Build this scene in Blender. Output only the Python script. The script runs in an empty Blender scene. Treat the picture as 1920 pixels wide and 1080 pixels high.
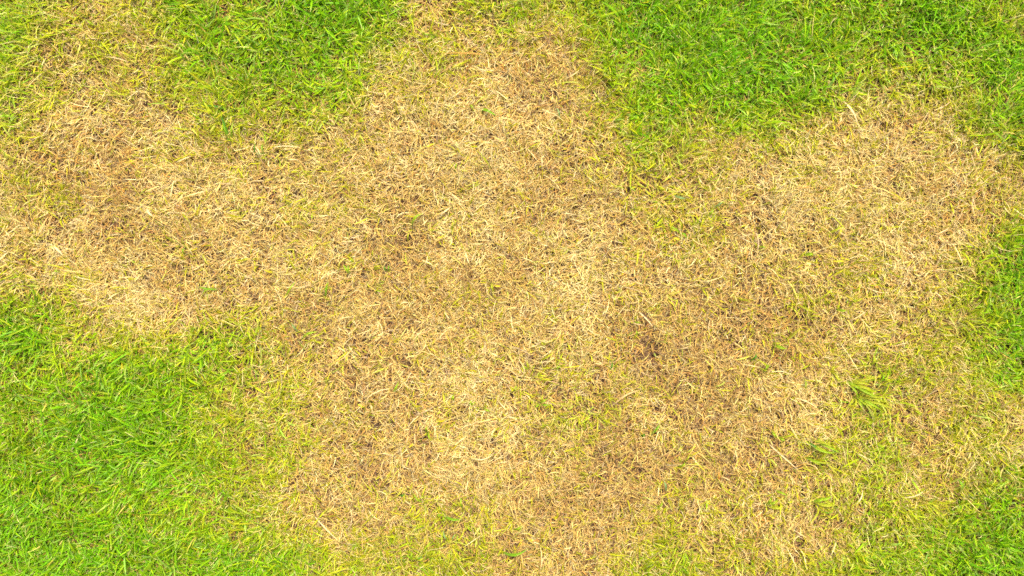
import bpy, math
import numpy as np

# ------------------------------------------------------------------ camera, sky, sun, exposure
scene = bpy.context.scene
SW, SH = 2.0, 1.125                      # metres of lawn in the frame
HCAM = 1.55
SHY = 0.045                              # the photographer stands slightly below the middle of the frame
cam_data = bpy.data.cameras.new("camera")
cam = bpy.data.objects.new("camera", cam_data)
scene.collection.objects.link(cam)
cam_data.sensor_width = 36.0
cam_data.lens = 36.0 * HCAM / SW
cam_data.shift_y = SHY
cam.location = (0.0, -SHY * SW, HCAM + 0.012)
cam.rotation_euler = (0, 0, 0)
cam_data.clip_start = 0.05
cam_data.clip_end = 500
scene.camera = cam

SUN_EL, SUN_AZ = math.radians(62), math.radians(20)   # high, hazy sun from the top of the picture
world = bpy.data.worlds.new("World"); scene.world = world; world.use_nodes = True
wn = world.node_tree.nodes; wl = world.node_tree.links
bg = wn["Background"]
sky = wn.new("ShaderNodeTexSky"); sky.sky_type = 'NISHITA'; sky.sun_disc = False
sky.sun_elevation = SUN_EL; sky.sun_rotation = SUN_AZ
sky.air_density = 1.0; sky.dust_density = 8.0; sky.ozone_density = 0.0
wl.new(sky.outputs[0], bg.inputs[0]); bg.inputs[1].default_value = 0.10
sl = bpy.data.lights.new("sun", 'SUN'); sl.energy = 1.5; sl.angle = math.radians(12); sl.color = (1.0, 0.93, 0.78)
sun = bpy.data.objects.new("sun", sl); scene.collection.objects.link(sun)
sun.rotation_euler = (math.pi / 2 - SUN_EL, 0, math.pi - SUN_AZ)
sun.location = (0, 2, 4)

vs = scene.view_settings
vs.view_transform = 'Standard'; vs.look = 'None'; vs.gamma = 1.0; vs.use_curve_mapping = False
vs.exposure = 1.6
scene.render.engine = 'CYCLES'
scene.cycles.use_denoising = False
scene.cycles.max_bounces = 6; scene.cycles.diffuse_bounces = 4; scene.cycles.transmission_bounces = 4
scene.cycles.glossy_bounces = 2
scene.cycles.pixel_filter_type = 'BLACKMAN_HARRIS'; scene.cycles.filter_width = 1.65

rng = np.random.default_rng(7)

# ------------------------------------------------------------------ plan of the lawn
# how much living grass grows in each 42 mm square (0 dead, 9 lush), row by row from the far edge
PLAN = """
5543223566566788 8851134554435677 7778766767887654
6422333237766667 7632421321124688 7778866666788875
6423433256777767 6323422110115677 7888887656656787
5332222345567767 5322321000014567 7788876554443577
5322112334554455 4222100010012367 6777776533343357
4211111223443344 2111101000111556 4555532111112567
3110001123314221 0100000000011454 3223422111111255
2200001222111211 0000101000001342 3222141111111113
2210000111110111 0000000000000233 2211111100000133
2232101010002222 1000000000000233 3120000101110112
1100000010001111 0000110000000023 2310001221000013
2100001001000011 0101000000001013 2211111211100256
1111001001000001 1100000000000101 1110122212112468
3432110011000000 0000000000000000 1010012222113568
5544311000001011 0001000000000010 0000133221123457
8853221135553111 0000000000100010 0001221112224468
7743565566543211 0000011123211000 0000321112223467
6446777765544332 0011001023432210 0001111255543457
7777886665332321 0010111133242111 0000101265321122
6778877855444321 2100112203343110 0010011154322431
7678888765554432 1100200001230003 0000113344313332
7678888775544321 0000000010010002 1000124445311343
7767777766543321 2000000000000003 2011011233322235
7877776666544210 0113112110000012 1222424444322467
8877776655554321 0212322211000023 2321111234434677
8888888776655432 3343433211000234 2322111245556677
8888877777887653 4444443211022355 4333334556667788
"""
G = np.array([[int(c) for c in ln.replace(' ', '')] for ln in PLAN.strip().splitlines()], float)
assert G.shape == (27, 48)
_p = np.pad(G, 1, mode='edge'); _n = np.stack([_p[i:i+27, j:j+48] for i in range(3) for j in range(3)])
_k = np.clip((_n.mean(0)-1.6)/1.5, 0, 1)
G = .55*G+.12*_n.mean(0)+.33*(_k*_n.max(0)+(1-_k)*_n.mean(0))   # thin runners reach out past every patch
G[:9, 26:30] += [.6, 1.2, 1.2, .6]
G[15:19, 23:29] *= .6; G[17:21, 39:43] *= .85; G[10:18, 44:47] *= .85

# patches of tired, browner straw (+) and of bleached, paler straw (-): x, y, radius on the photo's plan, amount
TONE = [(210,320,60,.6),(190,385,60,.5),(110,330,50,.4),(340,520,60,.6),(470,590,70,.5),(770,485,60,.55),(720,600,110,.5),
        (760,445,40,.5),(640,690,60,.3),(1180,560,60,.5),(1225,665,55,.9),(1290,640,120,.4),(1130,870,80,.65),(1080,940,90,.5),(1200,950,80,.4),
        (740,830,70,.6),(690,790,60,.3),(640,940,90,.4),(850,1000,90,.6),(960,1050,90,.4),(1400,820,90,.6),(1480,600,90,.5),(1330,700,90,.5),
        (1400,600,80,.4),(1450,1000,90,.4),(1090,170,40,.4),(1000,130,60,.4),(1110,360,60,.4),(1030,350,50,.4),(940,560,50,.4),
        (1760,880,70,.4),(1230,900,70,.4),(550,600,50,.5),(1260,370,30,.4),(830,330,40,.4),(1830,400,50,.3),(1300,900,80,.5),
        (900,275,80,-.7),(760,310,60,-.6),(560,350,70,-.5),(420,390,60,-.4),(300,300,70,-.5),(110,440,60,-.6),(1570,350,80,-.8),(1500,330,60,-.5),
        (1150,540,100,-.7),(1100,470,80,-.3),(860,780,100,-.25),(920,720,80,-.2),(1520,775,50,-.55),(1420,730,60,-.4),(1700,500,80,-.5),
        (1650,420,80,-.4),(280,590,70,-.5),(200,560,70,-.3),(740,130,60,-.4),(100,60,80,-.4),(900,450,60,-.3),(660,420,40,-.4),(1320,330,70,-.4),
        (1850,800,70,-.4),(1700,240,80,-.3),(1850,300,80,-.3),(540,930,60,-.2),(820,880,60,-.3)]
ORANGE = [(215,305,60),(790,260,25),(1170,565,50),(1010,90,50),(960,110,40),(1110,235,50),(1240,400,60),(1630,530,40),(780,480,40),(1530,200,50),
          (1560,200,60),(1750,330,90),(1830,360,60),(340,520,40),(1170,660,40),(1480,640,60),(1420,980,40),(870,100,60),(150,300,60),(1000,400,50)]
BARE = [(1225,668,22,1.0),(1213,640,14,.7),(760,445,13,.8),(790,272,8,.7),(1720,85,16,.8),(265,885,8,.6),(1745,628,9,.6),(345,523,9,.7),(1510,855,10,.7),
        (1130,865,16,.5),(1180,880,14,.5),(740,800,8,.8),(843,990,14,.6),(880,1035,9,.6),(230,120,7,.5),(1215,505,8,.5),(1715,195,10,.6),
        (1075,305,9,.6),(1410,768,8,.6),(1540,965,9,.6),(1785,950,14,.5),(920,935,8,.8),(735,490,9,.5),(1370,75,8,.6),(265,655,8,.7),(100,625,7,.6),
        (1190,880,14,.5),(1370,300,7,.6),(1365,635,9,.5),(540,612,9,.5),(1455,85,7,.5),(1000,115,10,.5),(845,55,12,.4)]

def vnoise(x, y, scale, seed):
    """smooth value noise in 0..1 over the plan"""
    r = np.random.default_rng(seed); T = r.random((256, 256))
    u = np.asarray(x) / scale + 128.3; v = np.asarray(y) / scale + 77.7
    i = np.floor(u).astype(int); j = np.floor(v).astype(int)
    a = u - i; b = v - j; a = a*a*(3-2*a); b = b*b*(3-2*b)
    g = lambda p, q: T[p % 256, q % 256]
    return (g(i,j)*(1-a)+g(i+1,j)*a)*(1-b)+(g(i,j+1)*(1-a)+g(i+1,j+1)*a)*b

def plan_px(x, y):                       # metres -> units of the plan above
    return (np.asarray(x)/SW + .5)*1920, (.5 - np.asarray(y)/SH)*1080
def plan_xy(px, py):
    return (px/1920 - .5)*SW, (.5 - py/1080)*SH

def green_at(x, y):
    wx = (vnoise(x, y, .03, 11)-.5)*.03 ; wy = (vnoise(x, y, .03, 12)-.5)*.03
    px, py = plan_px(np.asarray(x)+wx, np.asarray(y)+wy)
    u = np.clip(px/40-.5, 0, 46.999); v = np.clip(py/40-.5, 0, 25.999)
    i = u.astype(int); j = v.astype(int); a = u-i; b = v-j
    g = (G[j,i]*(1-a)+G[j,i+1]*a)*(1-b)+(G[j+1,i]*(1-a)+G[j+1,i+1]*a)*b
    out = np.maximum(np.maximum(-px, px-1920), np.maximum(-py, py-1080))/400.
    k = np.clip(out, 0, 1)               # beyond the photograph the patches go on at random
    return g*(1-k)+k*np.clip(vnoise(x, y, .45, 21)*1.6-.3, 0, 1)*9

def field(lst, x, y):
    px, py = plan_px(x, y); s = np.zeros(np.shape(px))
    for t in lst:
        a = t[3] if len(t) > 3 else 1.
        s += a*np.exp(-((px-t[0])**2+(py-t[1])**2)/(2*(t[2]*.75)**2))
    return s

def relief(x, y):
    """gentle unevenness of the soil, fading out where the lawn ends"""
    x = np.asarray(x); y = np.asarray(y)
    h = (vnoise(x, y, .22, 31)-.5)*.016+(vnoise(x, y, .06, 32)-.5)*.007
    m = (np.abs(x) < 1.3) & (np.abs(y) < .9)
    b = np.zeros(np.shape(x))
    if np.any(m): b = np.where(m, field(BARE, x, y), 0.)
    return (h - .012*np.clip(b, 0, 1.2))*np.clip(4-np.hypot(x, y), 0, 1)

# ------------------------------------------------------------------ materials
def nd(nt, t, **kw):
    n = nt.nodes.new(t)
    for k, v in kw.items(): setattr(n, k, v)
    return n
def blade_material(name, rough, spec, trans, gain=1.0):
    m = bpy.data.materials.new(name); m.use_nodes = True; nt = m.node_tree; L = nt.links
    p = nt.nodes["Principled BSDF"]; out = nt.nodes["Material Output"]
    at = nd(nt, "ShaderNodeAttribute", attribute_name="tint")
    tc = nd(nt, "ShaderNodeTexCoord")
    no = nd(nt, "ShaderNodeTexNoise"); no.inputs["Scale"].default_value = 420; no.inputs["Detail"].default_value = 2
    L.new(tc.outputs["Object"], no.inputs["Vector"])
    mr = nd(nt, "ShaderNodeMapRange"); mr.inputs["From Min"].default_value = .3; mr.inputs["From Max"].default_value = .7
    mr.inputs["To Min"].default_value = .82*gain; mr.inputs["To Max"].default_value = 1.15*gain
    L.new(no.outputs["Fac"], mr.inputs["Value"])
    mx = nd(nt, "ShaderNodeVectorMath", operation='SCALE')
    L.new(at.outputs["Color"], mx.inputs[0]); L.new(mr.outputs[0], mx.inputs["Scale"])
    L.new(mx.outputs[0], p.inputs["Base Color"])
    p.inputs["Roughness"].default_value = rough; p.inputs["Specular IOR Level"].default_value = spec
    tr = nd(nt, "ShaderNodeBsdfTranslucent"); L.new(mx.outputs[0], tr.inputs["Color"])
    ms = nd(nt, "ShaderNodeMixShader"); ms.inputs[0].default_value = trans
    L.new(p.outputs[0], ms.inputs[1]); L.new(tr.outputs[0], ms.inputs[2]); L.new(ms.outputs[0], out.inputs["Surface"])
    return m
M_GREEN = blade_material("living_blade", .5, .22, .42)
M_DRY = blade_material("dry_blade", .65, .15, .28)
M_THATCH = blade_material("dead_thatch", .8, .1, .1)

def soil_material():
    m = bpy.data.materials.new("soil"); m.use_nodes = True; nt = m.node_tree; L = nt.links
    p = nt.nodes["Principled BSDF"]
    tc = nd(nt, "ShaderNodeTexCoord")
    n1 = nd(nt, "ShaderNodeTexNoise"); n1.inputs["Scale"].default_value = 90; n1.inputs["Detail"].default_value = 8
    n2 = nd(nt, "ShaderNodeTexNoise"); n2.inputs["Scale"].default_value = 2.2; n2.inputs["Detail"].default_value = 5
    for n in (n1, n2): L.new(tc.outputs["Object"], n.inputs["Vector"])
    r = nd(nt, "ShaderNodeValToRGB"); e = r.color_ramp.elements
    e[0].position = .3; e[0].color = (.035, .020, .012, 1); e[1].position = .7; e[1].color = (.13, .078, .042, 1)
    L.new(n1.outputs["Fac"], r.inputs[0])
    # far beyond the built turf the single blades can no longer be told apart
    r2 = nd(nt, "ShaderNodeValToRGB"); e = r2.color_ramp.elements
    e[0].position = .4; e[0].color = (.28, .20, .07, 1); e[1].position = .6; e[1].color = (.07, .15, .015, 1)
    L.new(n2.outputs["Fac"], r2.inputs[0])
    ln = nd(nt, "ShaderNodeVectorMath", operation='LENGTH'); L.new(tc.outputs["Object"], ln.inputs[0])
    mr = nd(nt, "ShaderNodeMapRange"); mr.inputs["From Min"].default_value = 2.6; mr.inputs["From Max"].default_value = 3.4
    L.new(ln.outputs["Value"], mr.inputs["Value"])
    mx = nd(nt, "ShaderNodeMix", data_type='RGBA'); L.new(mr.outputs[0], mx.inputs["Factor"])
    L.new(r.outputs[0], mx.inputs["A"]); L.new(r2.outputs[0], mx.inputs["B"])
    L.new(mx.outputs["Result"], p.inputs["Base Color"]); p.inputs["Roughness"].default_value = .95
    p.inputs["Specular IOR Level"].default_value = .1
    b = nd(nt, "ShaderNodeBump"); b.inputs["Strength"].default_value = .7; b.inputs["Distance"].default_value = .004
    L.new(n1.outputs["Fac"], b.inputs["Height"]); L.new(b.outputs[0], p.inputs["Normal"])
    return m
M_SOIL = soil_material()

# ------------------------------------------------------------------ mesh helpers
def mesh_arrays(name, V, F, C, mat):
    """V (n,3) vertices, F (m,4) quads, C (n,3) tint per vertex"""
    me = bpy.data.meshes.new(name)
    me.vertices.add(len(V)); me.vertices.foreach_set("co", np.ascontiguousarray(V, np.float32).ravel())
    me.loops.add(F.size); me.loops.foreach_set("vertex_index", np.ascontiguousarray(F, np.int32).ravel())
    me.polygons.add(len(F)); me.polygons.foreach_set("loop_start", np.arange(0, F.size, F.shape[1], dtype=np.int32))
    me.polygons.foreach_set("use_smooth", np.ones(len(F), bool))
    if C is not None:
        at = me.color_attributes.new("tint", 'FLOAT_COLOR', 'POINT')
        at.data.foreach_set("color", np.c_[C, np.ones(len(C))].astype(np.float32).ravel())
    me.materials.append(mat); me.update(calc_edges=True); me.validate()
    return me

def sweep(root, az, th0, bend, curl, L, w, roll, nseg, prof, c0, c1, fold=None, ground=True):
    """grow N tapering blades: polar angle th0 at the root, bending over by `bend`, turning by `curl`"""
    N = len(root); P = np.array(root, float); V = []; C = []
    for j in range(nseg+1):
        t = j/nseg
        th = th0+bend*t; a = az+curl*t
        st, ct, ca, sa = np.sin(th), np.cos(th), np.cos(a), np.sin(a)
        d = np.c_[st*ca, st*sa, ct]; s = np.c_[-sa, ca, np.zeros(N)]; n = np.cross(d, s)
        r = roll*(.4+.6*t)
        wv = (s*np.cos(r)[:,None]+n*np.sin(r)[:,None])*(w*prof[j]*.5)[:,None]
        V.append(P-wv); V.append(P+wv)
        c = c0+(c1-c0)*t; C.append(c); C.append(c)
        P = P+d*(L/nseg)[:,None]
        if ground:
            P[:,2] = np.maximum(P[:,2], gz(P[:,0], P[:,1])+.0012)
    V = np.stack(V, 1); C = np.stack(C, 1); k = 2*(nseg+1)
    q = np.array([[2*j, 2*j+1, 2*j+3, 2*j+2] for j in range(nseg)])
    F = (np.arange(N)[:,None,None]*k+q[None]).reshape(-1, 4)
    return V.reshape(-1,3), F, C.reshape(-1,3)

_gx = np.linspace(-3.4, 3.4, 1361); _gy = np.linspace(-3.0, 3.0, 1201)
_GZ = relief(*np.meshgrid(_gx, _gy, indexing='ij'))
def gz(x, y):
    i = np.clip(((np.asarray(x)+3.4)/.005+.5).astype(int), 0, 1360); j = np.clip(((np.asarray(y)+3.0)/.005+.5).astype(int), 0, 1200)
    return _GZ[i, j]

# ------------------------------------------------------------------ colours of single blades (their own pigment)
STRAW = np.array([[.68,.575,.27],[.62,.485,.168],[.57,.412,.112],[.48,.325,.10],[.35,.225,.085],[.45,.36,.19],[.50,.28,.065],[.52,.45,.08],[.17,.105,.06]])
def straw_colours(tone, orange, g, r):
    """pale, straw, gold, tan, brown, grey, rust, greenish straw"""
    n = len(tone); t = np.clip(tone, -1, 1.2)
    W = np.stack([.22*np.exp(-1.6*t), .30*np.exp(-.6*t), .22+0*t, .14*np.exp(.9*t), .07*np.exp(1.3*t), .10+0*t,
                  .025+.12*np.clip(orange, 0, 1), .05+.05*np.clip(g, 0, 6), .035*np.exp(1.5*t)], 1)
    W = np.cumsum(W/W.sum(1, keepdims=True), 1)
    k = (r.random(n)[:,None] > W).sum(1).clip(0, 8)
    m = np.clip((g-2.5)/4, 0, .75)[:,None]; S = STRAW[k]; S = S*(1-m)+m*(S*np.array([.86,.98,.75]))
    c = S*(1+r.normal(0, .10, (n,1)))*(1+r.normal(0, .04, (n,3)))
    return np.clip(c, .03, .8)
def leaf_colours(g, r):
    n = len(g); t = np.clip((g-2.9)/5.6+r.normal(0, .26, n), 0, 1)[:,None]
    ya = np.array([.44,.445,.015]); mid = np.array([.30,.445,.005]); lush = np.array([.165,.400,.003])
    c = np.where(t < .5, ya+(mid-ya)*t*2, mid+(lush-mid)*(t*2-1))
    pale = (r.random(n) < .10)[:,None]; c = np.where(pale, c*.7+np.array([.32,.40,.14])*.45, c)
    dark = (r.random(n) < .13)[:,None]; c = np.where(dark, c*.62, c)
    return np.clip(c*(1+r.normal(0, .12, (n,1)))*(1+r.normal(0, .05, (n,3))), .004, .75)

# ------------------------------------------------------------------ ground
ax = np.concatenate([-np.geomspace(150, 3.2, 24), np.linspace(-3, 3, 301), np.geomspace(3.2, 150, 24)])
X, Y = np.meshgrid(ax, ax, indexing='ij'); n = len(ax)
V = np.c_[X.ravel(), Y.ravel(), relief(X, Y).ravel()-.0005]
I = np.arange(n*n).reshape(n, n)
F = np.stack([I[:-1,:-1], I[1:,:-1], I[1:,1:], I[:-1,1:]], -1).reshape(-1, 4)
ground = bpy.data.objects.new("ground", mesh_arrays("ground", V, F, None, M_SOIL))
scene.collection.objects.link(ground); ground["kind"] = "structure"; ground["label"] = "dark brown crumbly soil showing between the grass blades"; ground["category"] = "soil"

# ------------------------------------------------------------------ turf in view
X0, X1, Y0, Y1 = -1.10, 1.10, -.66, .66
def jitter_grid(step, r):
    gx = np.arange(X0, X1, step); gy = np.arange(Y0, Y1, step)
    x, y = np.meshgrid(gx, gy); x = x.ravel(); y = y.ravel()
    return x+r.uniform(-.6, .6, x.size)*step, y+r.uniform(-.6, .6, x.size)*step
def flow(x, y):                          # which way the grass lies here
    return 2*math.pi*(1.6*vnoise(x, y, .16, 41)+.7*vnoise(x, y, .05, 42))

def stuff(name, mesh, label, category, group=None):
    o = bpy.data.objects.new(name, mesh); scene.collection.objects.link(o)
    o["kind"] = "stuff"; o["label"] = label; o["category"] = category
    if group: o["group"] = group
    return o

PROF_CURL = [.8, 1., .95, .75, .2]; PROF_DRY = [.85, 1., .85, .18]; PROF_GREEN = [.75, 1., 1., .8, .12]

# flat mat of dead bits, close to the soil
x, y = jitter_grid(.0063, rng); bare = np.clip(field(BARE, x, y), 0, 1)
keep = (rng.random(x.size) > .7*bare) & (rng.random(x.size) < .5+.8*vnoise(x, y, .02, 51)); x, y = x[keep], y[keep]; N = x.size
tone = field(TONE, x, y)+.35
col = straw_colours(tone+.5, field(ORANGE, x, y), green_at(x, y), rng)*np.array([.78,.70,.60])
th = np.clip(rng.normal(1.42, .16, N), .9, 1.56)
V, F, C = sweep(np.c_[x, y, gz(x, y)+rng.uniform(.0008, .006, N)], rng.uniform(0, 6.283, N), th, rng.normal(.05, .15, N), rng.normal(0, .6, N),
                rng.uniform(.010, .032, N), rng.uniform(.0010, .0024, N), rng.normal(0, .5, N), 2, [.8, 1., .3], col, col*.95)
stuff("thatch", mesh_arrays("thatch", V, F, C, M_THATCH), "flattened mat of short brown dead grass bits lying on the soil", "thatch")

# tillers: every clump sends out several leaves, living or dead
step = .0067
cx, cy = jitter_grid(step, rng)
cg = green_at(cx, cy)+(vnoise(cx, cy, .017, 61)-.5)*3.6+rng.normal(0, 1.3, cx.size)
cden = (.45+1.1*vnoise(cx, cy, .022, 62))*(.6+.8*vnoise(cx, cy, .09, 63))
cden *= 1-.97*np.clip(field(BARE, cx, cy)*1.15, 0, 1)
cden *= np.clip(1-.22*field(TONE, cx, cy), .6, 1.2)
cden *= np.clip(vnoise(cx, cy, .011, 64)*2.4-.1, .1, 1.25)
cnt = rng.poisson(np.clip(cden, .02, 2)*4.9)
ci = np.repeat(np.arange(cx.size), cnt); N = ci.size
pg = np.interp(cg[ci], [-1, 0, 1, 2, 3, 4, 6, 8, 9], [0, .004, .04, .15, .32, .48, .71, .84, .90])
isg = rng.random(N) < pg
caz = flow(cx, cy)+rng.normal(0, .7, cx.size)
# dead blades
d = np.where(~isg)[0]; c = ci[d]; n = d.size
x = cx[c]+rng.normal(0, .0028, n); y = cy[c]+rng.normal(0, .0028, n)
tone = np.clip(.85*field(TONE, x, y), -.55, .75)+rng.normal(0, .1, n)+(vnoise(x, y, .03, 71)-.5)*1.2+(vnoise(x, y, .09, 72)-.5)*.55+.05
gl = green_at(x, y)
col = straw_colours(tone, field(ORANGE, x, y)+.5*np.clip(vnoise(x, y, .04, 73)*3-2.1, 0, 1), gl, rng)
az = caz[c]+np.where(rng.random(n) < .55, rng.normal(0, .7, n), rng.uniform(-3.14, 3.14, n))
th = np.clip(rng.normal(1.02, .30, n), .15, 1.5); bend = rng.normal(.38, .38, n)
L = np.clip(rng.lognormal(math.log(.0168), .42, n), .008, .05); L *= np.where(rng.random(n) < .015, 1.7, 1)
w = np.clip(rng.lognormal(math.log(.00108), .33, n), .0006, .0027)
z = gz(x, y)+rng.uniform(0, .009, n)*np.clip(1.1-.35*tone, .4, 1.4)
V, F, C = sweep(np.c_[x, y, z], az, th, bend, rng.normal(0, .75, n), L, w, rng.normal(0, .7, n), 4, PROF_CURL, col*.93, np.clip(col*1.06, 0, .85))
stuff("dry_grass", mesh_arrays("dry_grass", V, F, C, M_DRY), "dead straw-coloured grass of the large scorched patch across the lawn", "dry grass")
n_dry = n
# living blades, one object for each green patch
d = np.where(isg)[0]; c = ci[d]; n = d.size
x = cx[c]+rng.normal(0, .003, n); y = cy[c]+rng.normal(0, .003, n)
gl = green_at(x, y); col = leaf_colours(gl, rng)
tip = np.where((rng.random(n) < .22)[:,None], np.array([.55,.46,.20]), col*1.05)
base = col*.55+np.array([.42,.42,.14])*.45
az = caz[c]+np.where(rng.random(n) < .6, rng.normal(0, .8, n), rng.uniform(-3.14, 3.14, n))
th = np.clip(rng.normal(.82, .34, n), .1, 1.4); bend = rng.normal(.55, .4, n)
lush = np.clip((gl-2)/6, 0, 1)
L = np.clip(rng.lognormal(math.log(.0245), .34, n), .010, .06)*(.85+.3*lush)
w = np.clip(rng.lognormal(math.log(.0023), .27, n), .0011, .0045)*(.82+.28*lush)
A = sweep(np.c_[x, y, gz(x, y)+rng.uniform(0, .007, n)], az, th, bend, rng.normal(0, .35, n), L, w, rng.normal(0, .55, n), 4, PROF_GREEN, base, tip)
# the middle stretch of a blade keeps the pure leaf colour
Cc = A[2].reshape(n, 10, 3); Cc[:, 4:8] = col[:, None]; Cc[:, 2:4] = (col*.8+base*.2)[:, None]
px, py = plan_px(x, y)
PATCHES = [("upper_left", (px < 830) & (py < 420), "green lawn grass of the patch along the upper left edge"),
           ("upper_right", (px >= 830) & (py < 470) & ~((px > 1640) & (py > 385)), "lush green lawn grass of the patch filling the upper right"),
           ("lower_left", (px < 900) & (py >= 420), "bright green lawn grass of the patch in the lower left corner"),
           ("right", None, "green lawn grass along the right edge down to the lower right corner")]
used = np.zeros(n, bool)
for nm, m, lab in PATCHES:
    m = ~used if m is None else m & ~used
    used |= m; k = np.where(m)[0]
    Vp = A[0].reshape(n, 10, 3)[k].reshape(-1, 3); Cp = Cc[k].reshape(-1, 3)
    Fp = A[1][:4*len(k)]
    stuff("green_grass", mesh_arrays("green_grass", Vp, Fp, Cp, M_GREEN), lab, "grass", "green patches of the lawn")

# ------------------------------------------------------------------ turf beyond the picture, ready for a step to the side
def patch_mesh(name, share, seed):
    """a palm-sized piece of turf: a few dozen leaves, share of them living"""
    r = np.random.default_rng(seed); n = 120
    rad = .034*np.sqrt(r.random(n)); a = r.uniform(0, 6.283, n); x = rad*np.cos(a); y = rad*np.sin(a)
    live = r.random(n) < share
    col = np.where(live[:,None], leaf_colours(np.full(n, 1+8*share), r), straw_colours(r.normal(0, .3, n), np.zeros(n), np.full(n, 4*share), r))
    f0 = r.uniform(0, 6.28)
    az = np.where(r.random(n) < .5, f0+r.normal(0, .8, n), r.uniform(0, 6.28, n))
    V, F, C = sweep(np.c_[x, y, r.uniform(0, .008, n)], az, np.clip(r.normal(.95, .3, n), .1, 1.45), r.normal(.4, .35, n), r.normal(0, .5, n),
                    np.clip(r.lognormal(math.log(.0225), .36, n), .010, .05), np.where(live, .0025, .0013)*r.uniform(.7, 1.35, n), r.normal(0, .6, n),
                    3, PROF_DRY, col*.95, col*1.05, ground=False)
    return mesh_arrays(name, V, F, C, M_DRY)
src = bpy.data.collections.new("turf_pieces")
for k in range(12):
    src.objects.link(bpy.data.objects.new("turf_piece_%02d" % k, patch_mesh("turf_piece", [.05, .5, .9][k//4], 900+k)))
gx = np.arange(-3.2, 3.2, .028); gy = np.arange(-2.7, 2.7, .028); x, y = np.meshgrid(gx, gy); x = x.ravel(); y = y.ravel()
x = x+rng.uniform(-.5, .5, x.size)*.028; y = y+rng.uniform(-.5, .5, x.size)*.028
k = ((x < X0-.005) | (x > X1+.005) | (y < Y0-.005) | (y > Y1+.005)) & (np.hypot(x, y*1.15) < 3.2); x, y = x[k], y[k]
me = bpy.data.meshes.new("surrounding_turf"); me.vertices.add(x.size)
me.vertices.foreach_set("co", np.c_[x, y, gz(x, y)].astype(np.float32).ravel())
gl = green_at(x, y)+rng.normal(0, 1., x.size)
pick = np.where(gl < 2.2, 0, np.where(gl < 5, 1, 2))*4+rng.integers(0, 4, x.size)
a = me.attributes.new("pick", 'INT', 'POINT'); a.data.foreach_set("value", pick.astype(np.int32))
a = me.attributes.new("turn", 'FLOAT', 'POINT'); a.data.foreach_set("value", rng.uniform(0, 6.283, x.size).astype(np.float32))
so = stuff("surrounding_turf", me, "mixed green and dry turf continuing around the photographed part", "turf")
ng = bpy.data.node_groups.new("scatter_turf", 'GeometryNodeTree')
ng.interface.new_socket("Geometry", in_out='INPUT', socket_type='NodeSocketGeometry'); ng.interface.new_socket("Geometry", in_out='OUTPUT', socket_type='NodeSocketGeometry')
gi = ng.nodes.new("NodeGroupInput"); go = ng.nodes.new("NodeGroupOutput")
m2p = ng.nodes.new("GeometryNodeMeshToPoints"); iop = ng.nodes.new("GeometryNodeInstanceOnPoints")
cinf = ng.nodes.new("GeometryNodeCollectionInfo"); cinf.inputs["Collection"].default_value = src; cinf.inputs["Separate Children"].default_value = True
cinf.inputs["Reset Children"].default_value = True
na = ng.nodes.new("GeometryNodeInputNamedAttribute"); na.data_type = 'INT'; na.inputs["Name"].default_value = "pick"
nb = ng.nodes.new("GeometryNodeInputNamedAttribute"); nb.data_type = 'FLOAT'; nb.inputs["Name"].default_value = "turn"
cx3 = ng.nodes.new("ShaderNodeCombineXYZ")
LN = ng.links.new
LN(gi.outputs[0], m2p.inputs["Mesh"]); LN(m2p.outputs[0], iop.inputs["Points"]); LN(cinf.outputs[0], iop.inputs["Instance"])
iop.inputs["Pick Instance"].default_value = True
LN(na.outputs["Attribute"], iop.inputs["Instance Index"]); LN(nb.outputs["Attribute"], cx3.inputs["Z"]); LN(cx3.outputs[0], iop.inputs["Rotation"])
LN(iop.outputs[0], go.inputs[0])
so.modifiers.new("scatter", 'NODES').node_group = ng

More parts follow.
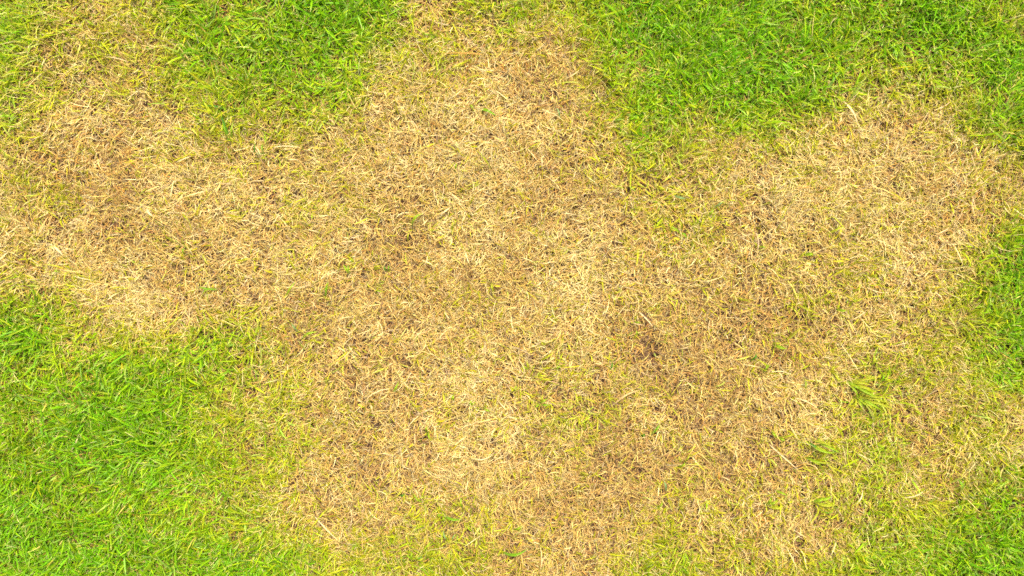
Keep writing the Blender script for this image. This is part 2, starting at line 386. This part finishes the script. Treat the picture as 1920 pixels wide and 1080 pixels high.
# ------------------------------------------------------------------ single blades, tufts and straws that stand out
TINT = dict(g=(.18,.38,.010), G=(.28,.43,.012), y=(.38,.42,.016), Y=(.60,.50,.03), d=(.075,.235,.015), b=(.22,.36,.12), s=(.70,.57,.30), t=(.56,.40,.17), o=(.52,.24,.04))
MAT = dict(s=M_DRY, t=M_DRY, o=M_DRY, Y=M_DRY)
def single_blade(x0, y0, x1, y1, w, col, org, r, lift=.014):
    """one folded leaf from its root (x0,y0) to its tip (x1,y1) on the plan; vertices relative to org"""
    a = np.array(plan_xy(x0, y0)); b = np.array(plan_xy(x1, y1)); d = b-a; L = np.hypot(*d); d /= L; s = np.array([-d[1], d[0]])
    n = 7; bow = r.normal(0, .07)*L; w = w*SW/1920*.5*.74; V = []; C = []; c = np.array(TINT[col])
    z0 = gz(a[0], a[1]); up = lift+min(.010, L*.18); tw = r.uniform(-.35, .35)
    flat = col in 'st'
    prof = [.7, .95, 1., 1., .92, .72, .42, .08]
    for j in range(n+1):
        t = j/n; p = a+d*L*t+s*bow*4*t*(1-t)
        z = z0+(.010 if flat else .004)+up*(1-(1-min(1, t*1.5))**2)-(.007*max(0, t-.6)/.4)
        if flat: z = z0+.014+.006*math.sin(math.pi*t)
        ww = w*prof[j]; ca, sa = math.cos(tw*(t-.3)), math.sin(tw*(t-.3))
        for e in (-1, 0, 1):
            V.append((p[0]+s[0]*ww*e*ca-org[0], p[1]+s[1]*ww*e*ca-org[1], z+(ww*.45*abs(e)+ww*e*sa)-org[2]))
            k = 1.0 if e else .88                      # midrib tinted slightly darker than the blade edges
            cc = c*(.8+.2*min(1, 3*t)) if flat else c*(1-.35*(1-min(1, 2.5*t)))+np.array([.42,.40,.12])*.35*(1-min(1, 2.5*t))
            if t > .9 and not flat: cc = cc*.5+np.array([.55,.45,.2])*.5
            C.append(cc*k)
    F = [(3*j+i, 3*j+i+1, 3*j+i+4, 3*j+i+3) for j in range(n) for i in (0, 1)]
    return mesh_arrays("blade", np.array(V), np.array(F), np.array(C), MAT.get(col, M_GREEN))

def sheath(b, org):
    """pale leaf sheath, a short tapering tube from the soil to where the blades part"""
    d = np.array(plan_xy(b[2], b[3]))-np.array(plan_xy(b[0], b[1])); d /= np.hypot(*d)+1e-9
    V = []; C = []; m = 7
    for j in range(4):
        t = j/3; rad = .0014*(1-.45*t); z = -.004+.012*t
        for i in range(m):
            a = 6.283*i/m; V.append((d[0]*.005*(t-.8)+rad*math.cos(a), d[1]*.005*(t-.8)+rad*math.sin(a), z)); C.append((.45-.1*t, .43, .16-.06*t))
    F = [(j*m+i, j*m+(i+1) % m, (j+1)*m+(i+1) % m, (j+1)*m+i) for j in range(3) for i in range(m)]
    return mesh_arrays("sheath", np.array(V), np.array(F), np.array(C), M_GREEN)
GROUPS = {"grass_shoot": "single living shoots in the dry patch", "grass_tuft": "living tufts in the dry patch", "straw": "long dead straws lying on the turf"}
CATS = {"grass_shoot": "grass shoot", "grass_tuft": "grass tuft", "straw": "straw"}
def plant(name, label, blades):
    r = np.random.default_rng(abs(int(blades[0][0]*7919+blades[0][1]*104729)))
    bx, by = plan_xy(blades[0][0], blades[0][1]); org = (float(bx), float(by), float(gz(bx, by)))
    if name == 'straw':
        o = bpy.data.objects.new(name, single_blade(*blades[0], org, r)); scene.collection.objects.link(o)
    else:
        o = bpy.data.objects.new(name, None); o.empty_display_size = .02; scene.collection.objects.link(o)
        for b in blades:
            c = bpy.data.objects.new("blade", single_blade(*b, org, r)); scene.collection.objects.link(c); c.parent = o
        c = bpy.data.objects.new("sheath", sheath(blades[0], org)); scene.collection.objects.link(c); c.parent = o
    o.location = org; o["label"] = label; o["category"] = CATS[name]; o["group"] = GROUPS[name]
B, T, S = "grass_shoot", "grass_tuft", "straw"
PLANTS = [
 (B, "broad dark green blade lying level under the upper left green patch", [(423,201,385,198,5,'d')]),
 (T, "tall bright green tuft just below the upper left green patch", [(432,262,423,224,5,'g'),(432,262,438,228,5,'G'),(431,261,414,210,4,'d'),(433,262,424,260,4,'g')]),
 (T, "small dark green tuft of two upright blades, lower right of the tall bright tuft", [(494,291,493,269,4,'g'),(478,291,480,269,3.5,'d'),(494,289,479,288,4,'b'),(488,296,503,299,3.5,'y')]),
 (B, "tiny upright green blade halfway down the left third of the dry patch", [(345,478,346,464,4,'g')]),
 (B, "short yellow-green blade left of the two-bladed green tuft, left third", [(329,542,340,531,4,'y')]),
 (T, "green tuft of two blades pointing left, mid height in the left third", [(408,542,373,537,4.5,'g'),(402,541,380,553,4,'G')]),
 (B, "long thin green blade leaning up right, mid height left of centre", [(533,559,557,526,4,'G')]),
 (B, "upright dark green blade right of the long thin leaning blade", [(608,559,616,527,4.5,'g')]),
 (B, "broad bright green blade pointing right above the lower left green patch", [(565,636,599,622,6,'G')]),
 (B, "pale green blade just above the broad bright one, pointing up left", [(560,624,547,605,4,'b')]),
 (B, "short yellow-green blade lying level above the left two-bladed tuft", [(452,488,469,485,4,'y')]),
 (B, "yellow-green blade slanting down right near the upper left of the dry patch", [(337,400,356,418,4,'y')]),
 (B, "stubby green blade lying level in the left quarter, mid height", [(243,487,256,493,5,'G')]),
 (B, "stubby green blade near the left edge above the lower left green patch", [(99,502,111,511,6,'G')]),
 (B, "broad green blade slanting up right, left of centre in the dry patch", [(770,426,794,400,6,'G')]),
 (B, "short upright yellow-green blade below the broad green slanting one", [(765,454,768,434,4,'y')]),
 (T, "yellow-green pair of thin blades just above the centre", [(848,433,850,414,4,'y'),(851,428,858,411,3.5,'y')]),
 (T, "compact green tuft left of centre, beside a darker green sprout", [(657,516,644,496,6,'G'),(656,514,652,497,4,'g'),(663,496,661,482,4,'G')]),
 (T, "small dark green sprout between the compact tuft and a brown spot", [(726,510,720,497,4.5,'d'),(727,510,729,496,4,'g')]),
 (B, "thin yellow-green upright blade between the compact tuft and the dark sprout", [(698,484,700,468,3.5,'y')]),
 (B, "yellowish blade lying left of the small dark green sprout", [(698,504,717,498,4,'y')]),
 (B, "light green blade lying level below the small dark green sprout", [(703,545,718,548,4,'G')]),
 (T, "bright yellow two-bladed tuft right at the middle of the picture", [(928,549,922,529,5,'y'),(924,533,941,536,5,'Y')]),
 (B, "broad green blade slanting down right, alone in the upper centre", [(899,205,931,221,6,'g')]),
 (B, "short yellow-green blade beside the broad green one in the upper centre", [(890,211,881,199,5,'G')]),
 (B, "pale green blade in the upper centre, left of the upper right green patch", [(1050,223,1043,204,4.5,'b')]),
 (B, "slim green blade at the left rim of the upper right green patch", [(1104,226,1092,210,4.5,'G')]),
 (B, "long thin yellow-green blade slanting down right in the pale upper centre", [(922,321,892,284,4,'y')]),
 (B, "small green blade left of the long thin one in the pale upper centre", [(853,324,857,306,4.5,'G')]),
 (B, "hair-thin yellow-green blade right of the pale upper centre", [(1032,264,1042,247,3.5,'y')]),
 (B, "yellow-green blade slanting up right below the centre", [(1013,676,1037,661,5,'y')]),
 (B, "short yellow-green blade above the slanting one below the centre", [(1011,636,1023,648,4,'y')]),
 (T, "loose yellow-green tuft left of the slanting blade below the centre", [(993,694,987,674,4.5,'y'),(993,694,979,682,4,'G'),(995,694,1003,684,4,'y')]),
 (T, "thin green sprigs right of the slanting blade below the centre", [(1048,690,1064,680,4,'y'),(1040,694,1052,684,4,'G'),(1044,696,1034,706,4,'y'),(1087,696,1100,692,4,'y')]),
 (B, "upright dark green blade left of the dark bare hollow", [(1143,696,1147,677,4,'d')]),
 (T, "yellow-green tuft just above the dark bare hollow", [(1186,608,1201,605,5,'G'),(1190,606,1181,603,4,'y'),(1194,630,1193,619,5,'G')]),
 (T, "vivid yellow-green tuft in the lower middle, upper of two near each other", [(962,736,969,722,6,'G'),(964,734,956,724,4,'y'),(966,736,974,724,4,'y')]),
 (T, "vivid green tuft in the lower middle, lower right of the other vivid one", [(1012,758,1002,763,5,'G'),(1012,758,1027,747,5,'G'),(1012,760,1031,760,4,'g'),(1013,757,1018,739,4,'y')]),
 (T, "strong yellow-green tuft right of the centre with blades pointing left", [(1279,439,1252,424,5,'G'),(1289,448,1276,436,5,'g'),(1281,430,1272,412,5,'y'),(1278,450,1259,446,5,'Y')]),
 (T, "upright yellow-green tuft right of the strong left-pointing tuft", [(1304,424,1297,404,4.5,'y'),(1307,423,1306,405,4,'G'),(1310,424,1322,409,4.5,'y'),(1302,424,1290,414,4,'y')]),
 (B, "green blade slanting up right beyond the upright yellow-green tuft", [(1327,406,1339,391,5.5,'G')]),
 (B, "pale grey-green blade slanting up right, furthest of a line of three", [(1337,391,1358,376,4.5,'b')]),
 (B, "broad pale green blade lying right of centre under the upper right green patch", [(1263,365,1286,373,5.5,'b')]),
 (T, "yellow-green sprig in the dry grass, midway between centre and right edge", [(1420,464,1436,465,4.5,'G'),(1418,465,1412,454,4.5,'y')]),
 (B, "yellow-green blade pointing up right in the pale patch right of centre", [(1440,359,1456,350,5,'y')]),
 (T, "yellow pair of blades slanting up right in the bleached right part", [(1549,439,1581,424,5,'y'),(1567,448,1577,427,4.5,'Y')]),
 (B, "short broad green leaf in the right part of the dry patch", [(1507,478,1525,477,8,'G')]),
 (B, "bright yellow blade lying level right of the short broad green leaf", [(1555,488,1584,489,5,'Y')]),
 (B, "long thin yellow-green blade slanting up right in the right part", [(1526,568,1558,541,4,'y')]),
 (B, "thin yellow-green blade slanting down right, below the opposite slanting one", [(1492,568,1533,588,4,'y')]),
 (T, "small vivid green leaf pair in the right part of the dry patch", [(1567,580,1584,582,6,'G'),(1569,581,1566,572,5,'G')]),
 (T, "yellow-green sprigs above right of the small vivid leaf pair", [(1599,546,1613,539,5,'y'),(1592,568,1616,560,5,'y'),(1598,570,1601,560,4.5,'G')]),
 (T, "olive yellow clump in the right part, next to rusty dead leaves", [(1630,520,1622,508,5,'y'),(1630,520,1638,507,5,'Y'),(1631,521,1645,516,5,'y'),(1629,519,1614,514,4.5,'y'),(1636,532,1648,540,5,'o')]),
 (B, "upright yellow-green blade near the right green edge, mid height", [(1655,561,1652,541,5,'y')]),
 (T, "vivid green tuft pointing right in the lower right of the dry patch", [(1447,645,1474,653,6,'G'),(1446,645,1462,644,5,'y'),(1449,647,1468,655,5,'G')]),
 (T, "yellow-green tuft below left of the vivid right-pointing one", [(1443,691,1416,672,4.5,'y'),(1432,698,1436,682,4.5,'G'),(1443,690,1432,684,5,'G')]),
 (B, "dark green blade left of the vivid right-pointing tuft", [(1407,678,1418,662,5,'d')]),
 (B, "upright green blade between the vivid tuft and the large leaning tuft", [(1507,731,1507,712,5,'G')]),
 (T, "large yellow-green tuft leaning right in the lower right, upper of a pair", [(1588,714,1614,730,6,'G'),(1590,713,1628,722,5.5,'y'),(1592,716,1642,736,6,'y'),(1594,718,1650,748,5.5,'G'),(1590,712,1622,712,5,'y'),
     (1600,722,1662,742,5,'y'),(1590,716,1606,745,5,'G'),(1596,712,1640,706,4.5,'y'),(1588,714,1572,716,5,'y')]),
 (T, "large yellow-green tuft leaning down right, lower of a pair", [(1608,745,1650,770,6,'G'),(1608,745,1662,757,5.5,'y'),(1607,746,1597,766,5,'y'),(1609,747,1612,772,5,'G'),(1610,748,1636,774,5.5,'y'),(1606,748,1586,770,4.5,'y'),
     (1612,748,1676,768,5,'y')]),
 (B, "upright yellow-green blade above the large leaning tufts", [(1633,688,1635,664,5.5,'y')]),
 (T, "vivid green tuft with one long blade pointing right, bottom middle", [(829,965,867,973,7,'g'),(829,965,819,964,6,'G'),(828,963,823,946,5,'y'),(830,966,835,977,5,'G')]),
 (T, "very broad green blade with a yellow offshoot, bottom middle near the edge", [(938,1034,990,1026,7.5,'g'),(938,1034,932,1044,4,'y')]),
 (B, "green blade slanting up right above the very broad bottom blade", [(961,993,979,982,5.5,'G')]),
 (B, "slim yellow-green blade slanting up left above the vivid long-bladed tuft", [(794,944,775,924,5,'G')]),
 (T, "upright yellow-green pair right of the slim up-left blade, bottom middle", [(867,955,865,929,5,'G'),(868,952,856,938,4,'y'),(863,952,846,940,4,'y')]),
 (B, "dark green curled blade left of the slim up-left blade, bottom", [(747,929,760,925,5,'d')]),
 (B, "bright yellow short leaf left below the vivid long-bladed bottom tuft", [(815,998,817,986,6,'Y')]),
 (B, "bright yellow short leaf right above the very broad bottom blade", [(999,1017,995,1008,5.5,'Y')]),
 (T, "spreading green tuft near the bottom edge, left of the middle", [(775,1052,772,1032,5,'G'),(778,1053,797,1046,5,'y'),(777,1051,794,1042,4,'d'),(773,1052,760,1040,5,'G'),(776,1052,784,1036,4.5,'y')]),
 (T, "grey-green pair of blades under the vivid long-bladed bottom tuft", [(843,1014,832,994,4.5,'b'),(857,1018,858,1002,4.5,'G'),(848,1014,852,1002,4,'b')]),
 (B, "green blade slanting up right, lower right of the centre", [(1220,817,1239,791,5.5,'g')]),
 (B, "stubby dark green blade left of the slanting blade, lower right of centre", [(1201,818,1210,814,6,'d')]),
 (T, "pale green sprig below the slanting blade, lower right of centre", [(1272,876,1284,866,5,'G'),(1276,868,1272,854,4.5,'y'),(1283,868,1292,850,4,'y')]),
 (B, "long thin yellow-green blade slanting down right in the lower right", [(1350,903,1382,928,4,'y')]),
 (B, "short green blade low in the picture, right of the middle", [(1232,953,1243,941,5.5,'G')]),
 (T, "dull green crossing blades above the short green one, right of the middle", [(1285,936,1297,919,5,'y'),(1250,923,1243,896,5,'b'),(1272,930,1262,914,4.5,'y')]),
 (B, "orange upright dead leaf at the start of the long thin blade", [(1347,903,1346,883,5,'o')]),
 (T, "green V-shaped tuft in the lower right of the dry patch", [(1457,821,1443,808,6,'G'),(1458,821,1489,808,5.5,'y'),(1456,820,1470,826,5.5,'G'),(1452,818,1440,804,4,'y')]),
 (T, "combed yellow-green tuft streaming right beside the V-shaped tuft", [(1513,829,1563,846,5.5,'G'),(1520,824,1558,836,5,'y'),(1516,834,1552,850,5,'y'),(1526,826,1572,848,5,'G'),(1514,828,1530,836,5,'d')]),
 (T, "yellow-green blades streaming right below the combed tuft", [(1509,857,1548,869,5.5,'G'),(1512,860,1540,874,5,'y'),(1516,858,1556,866,4.5,'y')]),
 (T, "fan-shaped vivid yellow-green tuft low in the right half", [(1432,945,1456,933,6,'G'),(1432,945,1468,945,7,'y'),(1433,946,1464,954,6,'y'),(1433,944,1443,929,5.5,'G'),(1434,946,1460,938,6,'y'),(1450,918,1472,928,5,'G')]),
 (T, "broad olive green tuft right of the fan-shaped one", [(1517,938,1543,930,7,'G'),(1519,937,1563,943,7,'y'),(1523,935,1556,927,6.5,'G'),(1538,930,1561,946,6.5,'y')]),
 (B, "thin green blade lying level under the broad olive tuft", [(1536,957,1559,958,4,'g')]),
 (B, "small yellow pointed leaf under the fan-shaped tuft", [(1441,961,1451,971,5.5,'Y')]),
 (B, "light green upright blade above the lower middle, left of the pale straw", [(736,738,749,714,5,'G')]),
 (B, "vivid short upright blade in the golden lower centre, leftmost of three", [(851,753,851,739,6.5,'G')]),
 (T, "vivid short leaf pair in the golden lower centre, middle of three", [(880,761,893,752,5.5,'G'),(881,761,884,750,5.5,'G')]),
 (T, "vivid short leaf pair in the golden lower centre, rightmost of three", [(906,762,921,771,5.5,'G'),(908,762,915,760,4.5,'y')]),
 (T, "thin forked green tuft in the lower middle of the dry patch", [(800,811,802,797,4.5,'G'),(803,808,811,826,4.5,'G'),(800,811,797,818,4,'y')]),
 (B, "dark green upright tuft leaf at the left rim of the lower right green patch", [(1806,925,1797,898,7,'g')]),
 (B, "pale green blade slanting left in front of the lower right green patch", [(1752,868,1726,873,5,'G')]),
 (S, "thick pale straw slanting down right under the upper right green patch", [(1582,190,1609,234,4.5,'s')]),
 (S, "straight pale straw lying level below the upper left green patch", [(513,276,559,276,2.6,'s')]),
 (S, "short wide pale straw above the centre, pointing up right", [(825,403,846,387,4,'s')]),
 (S, "long tan straw slanting up right, lower right of the centre", [(1152,758,1202,731,4.5,'t')]),
 (S, "pale straw slanting down right above the dark bare hollow", [(1197,584,1225,614,3.2,'s')]),
 (S, "long curved pale straw left of the combed yellow-green tuft", [(1441,833,1497,882,3,'s')]),
 (S, "pale straw standing at a dark hole in the lower right", [(1602,946,1616,917,3.5,'s')]),
 (S, "curved tan straw left of the lower right green patch", [(1694,934,1738,918,3.2,'s')]),
 (S, "curved pale straw in the lower middle, shallow arc", [(883,858,926,851,3.4,'s')]),
 (S, "wide bleached straw in the upper left of the dry patch", [(274,391,289,408,6,'s')]),
 (S, "wide bleached straw near the left edge, mid height", [(98,462,118,481,5.5,'s')]),
 (S, "long thin tan straw beside the broad blade of the upper centre", [(868,247,905,217,3,'t')]),
 (S, "long pale straw lying across the lower left green grass, upper one", [(133,846,150,808,3.4,'s')]),
 (S, "thin pale straw in the lower left green grass, slanting down right", [(590,968,636,1016,3,'s')]),
]
for p in PLANTS: plant(*p)

# crumbs of soil in the hollow where the turf is worn through
def clod(label, px, py, rad, seed):
    import bmesh
    bm = bmesh.new(); bmesh.ops.create_icosphere(bm, subdivisions=3, radius=1.)
    r = np.random.default_rng(seed); ph = r.uniform(0, 6.28, (5, 3)); fr = r.uniform(1.2, 4.2, (5, 3))
    for v in bm.verts:
        k = 1+.11*sum(math.sin(fr[i,0]*v.co.x+ph[i,0])*math.sin(fr[i,1]*v.co.y+ph[i,1]) + .5*math.sin(fr[i,2]*2*v.co.z+ph[i,2]) for i in range(5))
        v.co = (v.co.x*k*rad, v.co.y*k*rad*.8, v.co.z*k*rad*.6)
    me = bpy.data.meshes.new("soil_clod"); bm.to_mesh(me); bm.free(); me.materials.append(M_SOIL)
    me.polygons.foreach_set("use_smooth", np.ones(len(me.polygons), bool))
    o = bpy.data.objects.new("soil_clod", me); scene.collection.objects.link(o)
    x, y = plan_xy(px, py); o.location = (x, y, float(gz(x, y))+rad*.35); o.rotation_euler = (0, 0, r.uniform(0, 6))
    o["label"] = label; o["category"] = "soil clod"; o["group"] = "clods of bare soil"
clod("greyish brown soil clod at the left side of the dark bare hollow", 1208, 672, .007, 3)
clod("dark brown soil clod in the middle of the dark bare hollow", 1231, 664, .006, 5)
clod("dark soil crumb in the small hole left above the centre", 757, 447, .005, 8)
